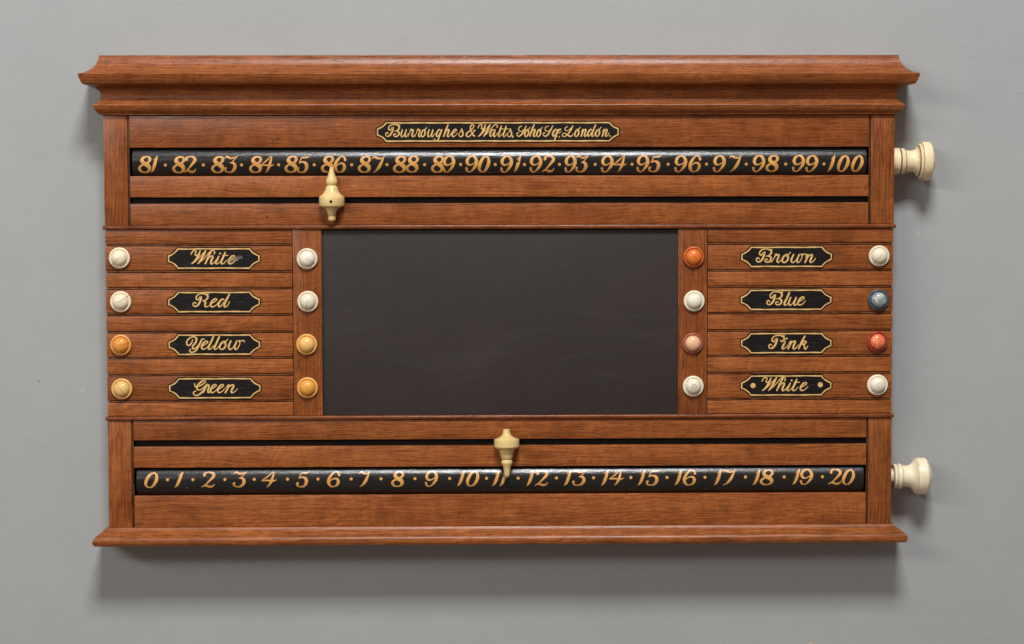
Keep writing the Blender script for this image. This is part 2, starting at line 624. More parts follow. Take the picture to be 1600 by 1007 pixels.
G = {
    'e': [[(0, 42, 5), (60, 74, 6), (103, 110, 8), (86, 127, 8), (52, 112, 12), (16, 65, 14), (6, 22, 12), (32, 0, 9), (82, 20, 6), (125, 66, 5)]],
    'i': [[(58, 118, 9), (34, 65, 13), (10, 18, 12), (24, -3, 8), (62, 18, 5), (98, 60, 5)], [(78, 160, 14), (80, 161, 14)]],
    't': [[(76, 176, 11), (40, 92, 14), (12, 25, 12), (26, -3, 8), (62, 15, 6), (100, 56, 5)], [(40, 126, 6), (118, 132, 7)]],
    'h': [STEM(5), ARCH(8)],
    'n': [[(8, 78, 5), (42, 120, 9), (46, 100, 12), (22, 45, 13), (0, 2, 12)], ARCH(0)],
    'r': [[(-10, 0, 6), (28, 60, 5), (62, 128, 10), (76, 112, 9), (108, 118, 11), (104, 90, 12), (84, 40, 13), (84, 8, 11), (106, 0, 7), (140, 34, 5)]],
    'o': [[(76, 124, 8), (36, 102, 12), (5, 50, 13), (10, 10, 10), (42, -2, 9), (82, 28, 12), (98, 75, 12), (86, 118, 8), (74, 124, 8)], [(68, 88, 5), (96, 118, 6), (132, 156, 7)]],
    'w': [[(38, 120, 9), (8, 52, 13), (8, 12, 11), (32, -3, 8), (72, 32, 5), (112, 100, 5)], [(124, 118, 10), (96, 52, 13), (92, 12, 11), (114, -3, 8), (150, 38, 6), (168, 90, 6), (152, 124, 7), (182, 118, 8), (218, 128, 7), (236, 106, 7)]],
    'u': [[(36, 120, 10), (10, 52, 13), (8, 12, 11), (34, -3, 8), (74, 38, 5), (108, 100, 5)], [(122, 118, 10), (96, 52, 13), (90, 12, 11), (108, -3, 8), (146, 30, 5), (172, 62, 5)]],
    'l': [[(98, 196, 12), (60, 110, 14), (20, 26, 13), (32, -3, 8), (64, 14, 6), (98, 52, 5)]],
    'd': [BOWL, [(178, 196, 11), (132, 110, 14), (96, 26, 13), (110, -3, 8), (148, 20, 6), (180, 82, 5)]],
    'a': [BOWL, [(122, 116, 10), (98, 52, 13), (90, 12, 11), (108, -3, 8), (144, 26, 5), (168, 60, 5)]],
    'g': [BOWL, [(128, 118, 10), (84, 30, 12), (42, -52, 11), (4, -78, 9), (-38, -66, 9), (-34, -40, 8)]],
    'q': [BOWL, [(124, 116, 10), (84, 30, 13), (48, -62, 12)]],
    's': [[(0, 28, 5), (48, 84, 6), (78, 132, 8), (84, 104, 10), (104, 56, 13), (88, 12, 11), (46, -2, 8), (18, 18, 8)]],
    'k': [STEM(5), [(46, 62, 5), (88, 116, 9), (120, 112, 10), (104, 80, 8), (62, 70, 6)], [(66, 72, 7), (94, 48, 12), (96, 10, 11), (116, -3, 8), (150, 44, 5)]],
    'W': [[(0, 150, 9), (18, 188, 8), (48, 208, 9), (76, 192, 9), (66, 160, 8), (62, 138, 9), (88, 130, 8), (116, 158, 6), (138, 206, 6)],
          [(140, 206, 8), (112, 130, 15), (62, 50, 14), (8, 2, 8)], [(10, 2, 5), (90, 62, 5), (160, 136, 5), (224, 206, 6)],
          [(226, 204, 9), (190, 130, 15), (142, 50, 14), (104, 2, 8)], [(106, 3, 5), (196, 78, 5), (266, 160, 7), (316, 203, 8), (348, 206, 8), (366, 180, 8), (356, 154, 8)]],
    'R': CAPL + [[(170, 96, 7), (204, 70, 14), (196, 20, 13), (216, -2, 8), (262, 18, 5)]],
    'B': CAPL + [[(165, 98, 6), (205, 96, 9), (238, 70, 14), (226, 24, 12), (182, 2, 9), (146, 20, 9), (158, 50, 8), (184, 44, 8)]],
    'P': CAPL[:1] + [[(118, 160, 6), (88, 114, 9), (62, 125, 10), (62, 165, 9), (105, 203, 8), (180, 210, 8), (238, 188, 11), (248, 148, 13), (214, 114, 10), (190, 132, 9)], [(185, 208, 6), (255, 203, 7)]],
    'G': [[(22, 138, 8), (28, 102, 8), (60, 90, 9), (130, 120, 8), (190, 166, 8), (168, 188, 10), (120, 165, 13), (70, 112, 13), (58, 62, 12), (98, 40, 8), (152, 74, 6), (195, 112, 6)],
          [(198, 114, 8), (170, 50, 13), (120, -10, 12), (52, -46, 10), (8, -26, 9), (8, 10, 8), (38, 22, 8)]],
    'Y': [[(95, 148, 8), (80, 100, 9), (46, 62, 10), (12, 70, 11), (6, 120, 10), (45, 170, 9), (105, 195, 9), (155, 170, 13), (145, 110, 13), (100, 50, 13), (100, 10, 10), (135, 12, 7), (195, 80, 6), (235, 150, 6)],
          [(278, 158, 7), (240, 150, 10), (195, 60, 13), (145, -20, 12), (85, -50, 10), (50, -30, 9), (60, 0, 8)]],
    'S': [[(112, 192, 7), (55, 165, 8), (50, 118, 8), (90, 92, 7), (160, 132, 6), (206, 196, 7)], [(206, 194, 9), (165, 120, 14), (110, 40, 13), (55, 3, 10), (10, 25, 9), (15, 60, 8), (45, 64, 8)]],
    'L': [[(98, 182, 7), (55, 152, 8), (60, 112, 8), (110, 110, 7), (175, 160, 6), (206, 196, 7)], [(206, 194, 9), (165, 120, 14), (110, 45, 12), (60, 5, 9), (5, 5, 9), (0, 40, 8), (40, 60, 7), (95, 30, 8), (140, 3, 12), (185, 10, 9), (215, 50, 6)]],
    '&': [[(100, 110, 8), (90, 160, 10), (120, 204, 9), (155, 190, 9), (140, 150, 8), (80, 100, 9), (20, 50, 13), (25, 8, 11), (70, 4, 9), (130, 60, 8), (168, 105, 7)], [(88, 145, 9), (105, 90, 12), (145, 22, 12), (172, 8, 9)], [(140, 108, 6), (184, 108, 6)]],
    ',': [[(12, 6, 13), (-2, -22, 6)]],
    '.': [[(0, 6, 13), (1, 6, 13)]],
}
SIX = [(69, 76, 8), (64, 92, 6), (47, 97, 3.5), (30, 82, 7), (14, 56, 10), (11, 28, 11), (22, 7, 7), (38, 3, 4), (57, 14, 8), (65, 36, 10), (56, 54, 7), (38, 54, 4), (20, 42, 3)]
D = {
    '0': (72, [[(50, 97, 4), (28, 82, 9), (11, 45, 11), (10, 16, 8), (26, 3, 4), (44, 13, 8), (62, 50, 11), (62, 82, 8), (50, 97, 4)]]),
    '1': (43, [[(41, 98, 2.5), (32, 76, 8), (23, 46, 10.5), (13, 18, 8), (1, 2, 1.5)], [(18, 76, 1.2), (39, 98, 2.5)]]),
    '2': (76, [[(16, 79, 9), (20, 92, 6), (40, 97, 4), (61, 90, 9), (65, 74, 10), (48, 50, 7), (24, 22, 4), (2, 2, 1.5)], [(4, 7, 3), (20, 14, 6), (45, 6, 8), (62, 12, 5), (68, 25, 1.5)]]),
    '3': (84, [[(8, 88, 2), (22, 96, 6), (45, 87, 6), (66, 91, 4), (84, 98, 1.5)], [(82, 97, 1.8), (52, 64, 3)], [(42, 60, 3), (62, 56, 8), (68, 36, 11), (56, 13, 9), (35, 3, 4), (14, 10, 5), (10, 24, 7), (12, 27, 8)]]),
    '4': (79, [[(60, 98, 2.5), (30, 68, 4), (3, 46, 2.5)], [(3, 44, 3), (34, 46, 5), (60, 42, 5), (79, 50, 1.5)], [(66, 98, 2), (60, 72, 7), (52, 42, 9), (40, 16, 6), (28, 2, 1.5)]]),
    '5': (81, [[(33, 90, 3.5), (50, 91, 6), (65, 92, 5), (81, 99, 1.5)], [(33, 90, 3), (21, 60, 3)], [(20, 58, 3), (40, 65, 5), (59, 55, 10), (62, 32, 11), (50, 9, 8), (30, 3, 4), (12, 9, 6), (9, 22, 7), (13, 27, 8)]]),
    '6': (76, [SIX]),
    '7': (73, [[(2, 85, 2), (12, 95, 5), (28, 88, 7), (48, 84, 5), (62, 90, 3), (73, 99, 1.5)], [(68, 94, 2.5), (56, 66, 7), (42, 38, 10), (24, 14, 6), (4, 1, 1.5)]]),
    '8': (80, [[(48, 97, 4), (31, 89, 8), (24, 73, 11), (36, 57, 13), (58, 43, 14), (66, 26, 11), (58, 10, 7), (38, 3, 4), (17, 9, 7), (8, 24, 9), (16, 40, 7), (38, 52, 5), (60, 63, 7), (70, 77, 9), (66, 91, 7), (48, 97, 4)]]),
    '9': (76, [[(76 - x, 100 - y, r) for x, y, r in SIX]]),
}


def strokes(fld, sts, ox, oz, s, bold=0.0, sx=1.0):
    for st in sts:
        P = spline([(ox + x * s * sx, oz + y * s, max(0.18, r * s + bold)) for x, y, r in st], 0.14)
        P[:, 2] = np.maximum(P[:, 2], 0.15)
        fld.discs(P)


# ------------------------------------------------------------------ the wall
V = [(-4000, WALL, -3000), (4000, WALL, -3000), (4000, WALL, 3000), (-4000, WALL, 3000),
     (-4000, WALL + 60, -3000), (4000, WALL + 60, -3000), (4000, WALL + 60, 3000), (-4000, WALL + 60, 3000)]
F = [(0, 1, 2, 3), (5, 4, 7, 6), (0, 4, 5, 1), (3, 2, 6, 7), (1, 5, 6, 2), (0, 3, 7, 4)]
wo = mk('wall', V, F, WALLM, smooth=False)
wo['kind'] = 'structure'

# ------------------------------------------------------------------ the scoreboard
board = bpy.data.objects.new('billiards_scoreboard', None)
board.empty_display_size = 0.1
COL.objects.link(board)
board.location = (0, WALL * MM, -0.3495)
WP[board.name] = Vector(board.location)
board['label'] = 'wide reddish oak billiards scoreboard with two black number rollers, hung on a grey wall'
board['category'] = 'scoreboard'
HW = 617.0


def sweep(name, prof, mat, label):
    """a moulding with mitred returns at both ends; prof = (how far it stands out, z)"""
    V, F = [], []
    xs = np.linspace(-1, 1, 33)
    n = len(prof)
    cols = []
    for o, z in prof:
        row = [(-HW - o, WALL - 0.3, z)]
        row += [((HW + o) * t, -o, z) for t in xs]
        row += [(HW + o, WALL - 0.3, z)]
        cols.append(row)
    m = len(cols[0])
    for row in cols:
        V += row
    for i in range(n - 1):
        for k in range(m - 1):
            F.append((i * m + k, i * m + k + 1, (i + 1) * m + k + 1, (i + 1) * m + k))
    # top and bottom boards
    t0 = len(V)
    V += [(-HW + 3, WALL - 0.3, prof[0][1]), (HW - 3, WALL - 0.3, prof[0][1])]
    F.append(tuple(range(m - 1, -1, -1)))
    F.append(tuple((n - 1) * m + k for k in range(m)))
    V = V[:t0]
    return mk(name, V, F, mat, board, label, sharp=0.5)


cor = [(4.2, 415.0), (5.0, 410.5), (6.6, 405.0), (9.2, 400.0), (12.5, 395.8), (16.5, 392.0), (21.0, 389.0), (25.5, 387.0), (30.4, 386.0), (31.2, 385.8), (32.0, 384.7),
       (31.2, 381.0), (29.8, 376.5), (28.0, 372.5), (26.0, 369.8), (25.2, 369.2), (14, 368.6), (8.4, 366.5), (4.8, 362.5), (3.0, 357.0), (2.6, 351.5), (3.6, 346.6),
       (6.2, 342.6), (9.6, 340.0), (13.0, 338.6), (13.4, 337.8), (12.4, 334.0), (10.2, 329.8), (7.2, 326.2), (5.4, 325.4), (5.0, 323.2)]
sweep('cornice', cor, OAK_M, 'moulded oak cornice flaring outward along the top of the board')
led = [(4.0, -322.6), (4.6, -323.2), (5.6, -325.0), (8.2, -328.0), (12.0, -330.6), (14.6, -331.8), (15.2, -332.4), (15.2, -333.8), (17.6, -334.4), (20.0, -336.2),
       (21.6, -338.8), (22.3, -342.0), (22.0, -345.4), (20.4, -348.2), (17.6, -349.6), (0, -349.6)]
sweep('ledge_moulding', led, OAK_M, 'rounded oak ledge along the bottom of the board')

# carcass behind the face
box('side_board', -616.5, -597, 11.4, WALL - 0.4, -322.5, 323, OAK_V, board, bev=0.4)
box('side_board', 597, 616.5, 11.4, WALL - 0.4, -322.5, 323, OAK_V, board, bev=0.4)
box('back_board', -596.8, 596.8, 55.6, WALL - 0.4, -322.4, 322.9, DARK, board, bev=0)

T = 8.0     # thickness of the face pieces
for z0, z1 in ((152.3, 322.9), (-322.5, -153.9)):
    for s in (-1, 1):
        a, b = (580.4, HW) if s > 0 else (-HW, -580.4)
        box('stile', a, b, 0, 11, z0, z1, OAK_V, board, bev=1.0)
        a, b = (577.2, 580.0) if s > 0 else (-580.0, -577.2)
        box('groove_strip', a, b, 2.0, 11, z0, z1, OAK_D, board, bev=0.5)
for z0, z1 in ((272.7, 322.8), (195.4, 228.4), (152.3, 185.5), (-185.0, -153.9), (-228.4, -195.3), (-322.4, -272.7)):
    box('rail', -576.8, 576.8, 0.3, T, z0, z1, OAK_H, board, bev=1.2)
for z0, z1 in ((183.0, 198.0), (-198.0, -182.5)):
    box('slot_back', -576.5, 576.5, T + 0.3, T + 2.3, z0, z1, DARK, board, bev=0, label='blackened channel behind the pointer slot')

# half round beads that divide the three sections
for z0, z1 in ((145.2, 151.9), (-153.5, -147.0)):
    box('dividing_bead', -HW - 3.2, HW + 3.2, -3.6, 12, z0, z1, OAK_B, board, bev=3.0, seg=5)

# middle section
box('mounting_board', -616.2, 616.2, T + 1.2, T + 3.2, -146.7, 145.0, DARK, board, bev=0)
zs = [(122.7, 145.0), (55.0, 78.0), (-13.7, 10.6), (-80.8, -56.9), (-146.8, -124.9)]
rows = [(81.0, 119.8), (13.5, 52.1), (-54.1, -16.5), (-122.2, -83.6)]
beads = [(119.8, 122.7), (78.0, 81.0), (52.1, 55.0), (10.6, 13.5), (-16.5, -13.7), (-56.9, -54.1), (-83.6, -80.8), (-124.9, -122.2)]
for a, b in ((-616.6, -326.2), (325.0, 616.6)):
    for z0, z1 in zs:
        box('slat', a, b, 0.4, T + 1, z0 + 0.60, z1 - 0.60, OAK_H, board, bev=0.8)
    for z0, z1 in rows:
        box('name_board', a, b, 0.2, T + 1, z0 + 0.60, z1 - 0.60, OAK_H, board, bev=0.8)
    for z0, z1 in beads:
        box('bead', a, b, 0.3, T + 1, z0 + 0.72, z1 - 0.72, OAK_B, board, bev=0.6)
for a, b in ((-325.2, -280.0), (278.3, 324.0)):
    box('peg_rail', a, b, 0.0, T + 1, -146.7, 144.9, OAK_V, board, bev=0.9)
box('blackboard', -279.6, 277.9, 4.2, T + 1.0, -146.7, 144.9, SLATE, board, label='plain matt black writing panel in the middle of the board', bev=0.3)


# ------------------------------------------------------------------ name plates
def plate_outline(hw, hh, inset, flat):
    arc = [(-hw, flat), (-hw + inset * .30, flat + (hh - flat) * .17), (-hw + inset * .62, flat + (hh - flat) * .42), (-hw + inset * .86, flat + (hh - flat) * .73), (-hw + inset, hh)]
    q = arc + [(-x, z) for x, z in reversed(arc)]
    return q + [(-x, -z) for x, z in q]


def make_plate(px, py, hw, hh, inset, flat, text, spots=(), depth=0.2, label='', scuffs=(), bold=0.10):
    cx, cz = at(px, py)
    ol = plate_outline(hw, hh, inset, flat)
    rng = random.Random(int(px * 7 + py))
    fb = Field(cx - hw - 6, cx + hw + 6, cz - hh - 6, cz + hh + 6, 0.45)
    fb.polygon([(cx + x, cz + z) for x, z in ol])
    fg = Field(cx - hw - 6, cx + hw + 6, cz - hh - 7, cz + hh + 7, 0.26)
    n = len(ol)
    for i in range(n):
        (xa, za), (xb, zb) = ol[i], ol[(i + 1) % n]
        L = math.hypot(xb - xa, zb - za)
        k = max(2, int(L / 0.3))
        ph = rng.random() * 9
        P = []
        for j in range(k + 1):
            t = j / k
            s = L * t
            P.append((cx + xa + (xb - xa) * t, cz + za + (zb - za) * t + 0.16 * math.sin(s * .11 + ph), 0.96 + 0.16 * math.sin(s * .23 + ph * 2) + rng.uniform(-.04, .04)))
        fb.discs([(x, z, 2.9) for x, z, r in P])
        fg.discs(P)
    y = depth - 0.22
    Vb, Fb = fb.mesh(0, lambda x, z: y)
    nb = len(Vb)
    # give the painted ground a little body
    pl = mk('name_plate', Vb, Fb, BLACKP, board, label, smooth=False)
    for ch, ox, oz, s, sx in text:
        strokes(fg, G[ch], ox, oz, s, bold, sx)
    for sx, sz, r in spots:
        fg.discs([(sx, sz, r)])
    for sx, sz, r in scuffs:
        fg.discs([(sx, sz, r)], sub=True)
    Vg, Fg = fg.mesh(0, lambda x, z: y - 0.16)
    mk('gold_lettering', Vg, Fg, GOLD, pl, smooth=False)
    return pl


def word(items, px0, py0, base, k=0.1):
    """items = (letter, x in the enlarged crop); the crop starts at px0, py0 and is ten times enlarged"""
    out = []
    for it in items:
        ch, x = it[0], it[1]
        s = k * (it[2] if len(it) > 2 else 1.0)
        X, Z = at(px0 + x / 10.0, py0 + base / 10.0)
        out.append((ch, X, Z, s, it[3] if len(it) > 3 else 1.0))
    return out


PL = dict(hw=70.4, hh=15.0, inset=14.6, flat=3.9)


def spot(px, py, r):
    X, Z = at(px, py)
    return (X, Z, r)


make_plate(334.0, 404.3, **PL, text=word([('W', 440), ('h', 655), ('i', 812), ('t', 893), ('e', 1015)], 255, 380, 325),
           label='black plate lettered White in gold, its last letters rubbed away',
           scuffs=[spot(355.0 + (i * 1.7) % 14, 402.5 + (i * 2.3) % 6 - 2.2, 0.55) for i in range(17)])
f = Field(at(352, 405)[0], at(384, 405)[0], at(360, 413)[1], at(360, 396)[1], 0.3)
rr = random.Random(3)
for i in range(90):
    u = rr.random()
    X, Z = at(357 + u * 21, 409.5 - u * 8 + rr.gauss(0, 1.7))
    f.discs([(X + j * .35, Z, rr.uniform(.25, .5)) for j in range(rr.randint(2, 7))])
Vs, Fs = f.mesh(0, lambda x, z: -0.22)
mk('rubbed_patch', Vs, Fs, SCUFF, bpy.data.objects['name_plate'], smooth=False)
make_plate(334.5, 472.3, **PL, text=word([('R', 460, .98), ('e', 735), ('d', 858)], 255, 448, 318), label='black plate lettered Red in gold')
make_plate(335.0, 538.9, **PL, text=word([('Y', 365), ('e', 595), ('l', 688), ('l', 780), ('o', 880), ('w', 1018, 1.08)], 255, 516, 300), label='black plate lettered Yellow in gold')
make_plate(335.6, 607.0, **PL, text=word([('G', 470), ('r', 640, 1, .72), ('e', 735, 1, .92), ('e', 848, 1, .92), ('n', 972, 1, 1.15)], 255, 584, 298), label='black plate lettered Green in gold')
make_plate(1229.0, 401.7, **PL, text=word([('B', 310), ('r', 562), ('o', 718), ('w', 860, 1.03), ('n', 1078)], 1150, 380, 303), label='black plate lettered Brown in gold')
make_plate(1228.3, 468.8, **PL, text=word([('B', 475), ('l', 735), ('u', 818), ('e', 962)], 1150, 447, 300), label='black plate lettered Blue in gold')
make_plate(1228.5, 536.5, **PL, text=word([('P', 505), ('i', 712), ('n', 812), ('k', 975)], 1150, 514, 314), label='black plate lettered Pink in gold')
make_plate(1228.4, 602.6, **PL, text=word([('W', 408), ('h', 635), ('i', 790), ('t', 872), ('e', 1000)], 1150, 580, 306),
           spots=[spot(1150 + 26.6, 580 + 22.8, 4.0), spot(1150 + 131.7, 580 + 21.4, 4.0)], label='black plate lettered White in gold between two gold dots')

brand = []
for ch, px in (('B', 602.0), ('u', 626.3), ('r', 638.0), ('r', 648.5), ('o', 658.0), ('u', 668.0), ('g', 681.5), ('h', 693.0), ('e', 706.0), ('s', 716.2),
               ('&', 727.2), ('W', 747.0), ('a', 765.2), ('t', 778.0), ('t', 785.5), ('s', 792.0), (',', 800.5),
               ('S', 807.0), ('o', 819.6), ('h', 827.5), ('o', 838.6), ('S', 848.3), ('q', 863.2), ('.', 870.0), ('L', 878.8), ('o', 898.0), ('n', 908.0), ('d', 918.0), ('o', 930.5), ('n', 941.0), ('.', 952.8)):
    X, Z = at(px, 214.0 - (px - 600) * 0.002)
    brand.append((ch, X, Z, 0.090 if ch not in 'LS' else 0.084, {'W': .92, 'B': 1.0, 'L': .95, 'S': .88, 'o': .72, 'n': .72, '&': .95}.get(ch, .78)))
X, Z = at(871.8, 208.5)
brand.append(('e', X, Z, 0.055, .8))
X, Z = at(873.5, 214)
brand.append((',', X, Z, 0.06, 1.0))
make_plate(778.0, 206.4, 187.6, 14.1, 13.4, 4.6, text=brand, depth=0.3, bold=0.0, label='long black plate with the maker and London address in gold script')

# ------------------------------------------------------------------ number rollers
RY, RR = 26.6, 28.0
GR = [('81', 215.8, 247), ('82', 269, 307.8), ('83', 329.8, 371.7), ('84', 389, 428.5), ('85', 444.4, 484.3), ('86', 501.4, 541.4), ('87', 559, 601.3), ('88', 613.9, 655.2),
      ('89', 673.4, 711.6), ('90', 726.9, 765.9), ('91', 781.5, 814.4), ('92', 827.3, 867.5), ('93', 881.9, 919.4), ('94', 938.7, 979), ('95', 994.3, 1033.8), ('96', 1053.5, 1095.6),
      ('97', 1113.7, 1158.8), ('98', 1175.4, 1217.3), ('99', 1237.5, 1278.5), ('100', 1293.5, 1348.8)]
GD = [258.5, 317.8, 377.5, 435.5, 491.1, 549.6, 604.6, 663.5, 719.8, 773.8, 819.4, 874, 929.9, 987.4, 1043.9, 1103.8, 1165.8, 1227.5, 1287.2]
HR = [('0', 225.3, 247.8), ('1', 272.8, 286.8), ('2', 314.8, 337.4), ('3', 362.8, 386), ('4', 408.7, 432.5), ('5', 462, 484), ('6', 510.6, 531.9), ('7', 561.2, 578.7), ('8', 611, 632.3),
      ('9', 663.7, 685), ('10', 714.2, 748.9), ('11', 769, 793), ('12', 822.3, 857.6), ('13', 880.9, 917), ('14', 939.2, 974.5), ('15', 996.4, 1031.4), ('16', 1054, 1088), ('17', 1115.7, 1149.8),
      ('18', 1176, 1209.6), ('19', 1238, 1271), ('20', 1293.9, 1335.6)]
HD = [261.9, 301.6, 351.5, 397.4, 449.4, 496.9, 548.8, 595.4, 648.4, 702.7, 760.2, 809.5, 869.5, 927.4, 985.5, 1042, 1101.4, 1164.6, 1225, 1284.8]


def roller(cz, nums, dots, ybase, height, ydot, label, knobprof, knobmat, knoblabel, wide):
    V = []
    prof = [(-573.5, RR - 1.0), (-572.6, RR)] + [(x, RR) for x in np.linspace(-540, 540, 13)] + [(573.0, RR), (573.8, RR - 1.0)]
    ro = lathe('number_roller', prof, (0, RY, cz), 'x', LACQ, board, label, n=96)
    eps = [0.10, 0.26]

    def ym(e):
        return lambda x, z: RY - math.sqrt(max(1.0, (RR + e) ** 2 - (z - cz) ** 2))
    s = height / 100.0
    zb0 = at(*ybase[0])[1]
    zb1 = at(*ybase[1])[1]
    zb = (zb0 + zb1) / 2
    for k, (t, a, b) in enumerate(nums):
        X0, X1 = at(a, ybase[0][1])[0], at(b, ybase[0][1])[0]
        rng = random.Random(t)
        f = Field(X0 - 2, X1 + 2, zb - 2, zb + height + 2, 0.24)
        ws = [D[c][0] * s * wide for c in t]
        tot = sum(ws)
        if len(t) == 1:
            starts = [X0]
            sx = (X1 - X0) / ws[0]
        else:
            sx = 1.0
            gap = ((X1 - X0) - tot) / (len(t) - 1)
            if gap < -3.5:
                sx = (X1 - X0 + 3.0 * (len(t) - 1)) / tot
                gap = -3.0
            starts = []
            x = X0
            for w_ in ws:
                starts.append(x)
                x += w_ * sx + gap
        for c, x0 in zip(t, starts):
            dz = rng.uniform(-0.25, 0.25)
            for st in D[c][1]:
                P = spline([(x0 + px * s * sx * wide, zb + dz + pz * s, max(0.3, r * s * 0.87)) for px, pz, r in st], 0.12)
                P[:, 2] = np.maximum(P[:, 2], 0.3)
                f.discs(P)
        if t == '91':
            sx_, sz_ = at(808.5, 252.5)
            f.discs([(sx_ + i * .8 - 2, sz_ + 1.0 - (i % 2) * 1.4, 0.8) for i in range(6)], sub=True)
            f.discs([(sx_ - 2.2, sz_ + 3.2, 1.0), (sx_ + .6, sz_ - 0.8, 1.2)], sub=True)
        if t == '93':
            sx_, sz_ = at(904, 247.5)
            f.discs([(sx_ + i * 1.1, sz_ + 1.0 - (i % 2) * 1.0, 0.9) for i in range(5)], sub=True)
        Vg, Fg = f.mesh(0.32, ym(eps[0]))
        num = mk('painted_number', Vg, Fg, GOLDE, ro, 'gold painted number ' + t, smooth=False)
        Vg, Fg = f.mesh(0.0, ym(eps[1]))
        mk('gold_leaf', Vg, Fg, GOLDN, num, smooth=False)
    zd = at(800, ydot)[1]
    for d in dots:
        X = at(d, ydot)[0]
        f = Field(X - 4, X + 4, zd - 4, zd + 4, 0.24)
        f.discs([(X, zd, 2.2), (X + random.uniform(-.2, .2), zd + random.uniform(-.3, .3), 2.1)])
        Vg, Fg = f.mesh(0.4, ym(eps[0]))
        dt = mk('painted_dot', Vg, Fg, GOLDE, ro, smooth=False)
        Vg, Fg = f.mesh(0.0, ym(eps[1]))
        mk('gold_leaf', Vg, Fg, GOLDN, dt, smooth=False)
    lathe('turning_knob', knobprof, (0, RY, cz), 'x', knobmat, ro, knoblabel, n=72, sharp=0.45)


IV_KN = ivory('ivory_knob', (0.90, 0.74, 0.46), (0.8, 0.63, 0.37), axis='x', gloss=0.34, grain=0.35, grooves=((630.7, 1.3, .95), (638.6, .9, .8), (659.5, 1.0, .85), (664.3, .7, .5), (680.0, .8, .6)))
IV_KN2 = ivory('ivory_knob_pale', (0.91, 0.79, 0.57), (0.8, 0.63, 0.37), axis='x', gloss=0.32, grain=0.35, grooves=((625, .9, .5), (631, .8, .45), (638.9, .7, .35), (661, .8, .4), (679.2, .8, .5)))
IV_PT = ivory('ivory_pointer', (0.82, 0.62, 0.27), (0.74, 0.54, 0.23), axis='z', gloss=0.30, grain=0.4)


def smoothprof(p, sub=4):
    """round a profile between the points whose third entry is 1"""
    return p


k1 = [(590, 20.8), (629.0, 20.9), (629.6, 20.3), (629.7, 18.2), (631.6, 18.2), (631.7, 20.2), (632.2, 20.8), (636.8, 20.2), (637.8, 19.6), (638.0, 17.6), (639.0, 17.5), (639.2, 17.9),
      (643, 17.0), (647, 16.9), (650, 17.0), (653.5, 17.8), (656.6, 20.0), (658.6, 24.0), (658.9, 23.0), (660.0, 23.0), (660.2, 25.4), (661.5, 27.2), (663.6, 28.8), (664.1, 28.4), (664.3, 30.0),
      (664.9, 30.7), (667, 30.8), (676.5, 30.7), (678.2, 30.0), (679.0, 27.6), (679.6, 24.4), (679.7, 22.8), (680.4, 22.8), (682.6, 20.0), (684.8, 15.4), (686.4, 9.5), (687.0, 4), (687.1, 0)]
k2 = [(590, 12.0), (624.6, 12.0), (624.9, 18.6), (626.2, 19.8), (628.6, 19.8), (630.4, 19.2), (631.0, 18.2), (631.6, 18.4), (632.6, 19.8), (635.2, 20.4), (637.8, 19.6), (638.8, 17.8), (639.4, 17.4),
      (644, 16.9), (648, 17.2), (651, 18.0), (654.5, 20.2), (657.5, 23.2), (659.0, 25.6), (660.0, 27.6), (660.9, 28.2), (661.1, 27.7), (661.9, 27.9), (662.4, 28.9),
      (664, 29.4), (676.0, 29.2), (678.3, 27.6), (679.0, 25.0), (679.1, 23.4), (680.0, 23.0), (682.6, 19.6), (684.8, 14.8), (686.2, 9.0), (686.8, 4), (686.9, 0)]
roller(250.5, GR, GD, ((230, 270.4), (1340, 269.0)), 26.0, 257.4, 'black roller with gold numbers 81 to 100, behind the upper rails', k1, IV_KN,
       'yellowed ivory knob with dark grooves, upper of the two', 1.03)
roller(-250.6, HR, HD, ((230, 762.2), (1340, 758.0)), 24.6, 747.3, 'black roller with gold numbers 0 to 20, behind the lower rails', k2, IV_KN2,
       'pale ivory knob without dark grooves, lower of the two', 1.19)


# ------------------------------------------------------------------ sliding pointers
def pointer(px0, pts, tiltpx, label, pin):
    """pts = (y in the photograph, radius mm)"""
    X, Z = at(px0, pts[len(pts) // 2][0], -10)
    root = bpy.data.objects.new('score_pointer', None)
    root.empty_display_size = 0.02
    COL.objects.link(root)
    root['label'] = label
    root['category'] = 'pointer'
    root['group'] = 'ivory pointers sliding in the slots'
    zz = [at(px0, y, -10)[1] for y, r in pts]
    root.location = (X * MM, 0, min(zz) * MM)
    WP[root.name] = Vector(root.location)
    prof = [(z - Z, r) for z, (y, r) in zip(zz, pts)]
    lathe('turned_body', prof, (X, -9.5, Z), 'z', IV_PT, root, n=64, clamp=-0.4, tilt=tiltpx, sharp=0.5)
    zs_ = 190.5 if Z > 0 else -190.2
    box('slide_block', X - 7, X + 7, -0.35, T, zs_ - 4, zs_ + 4, DARK, root, bev=0.4)
    if pin:
        pz = at(px0, pin, -28)[1]
        lathe('pin', [(0, 2.3), (-0.25, 2.3), (-0.3, 1.6), (-0.1, 0)], (X + .1, -29.4, pz), 'y', DARK, root, n=20)


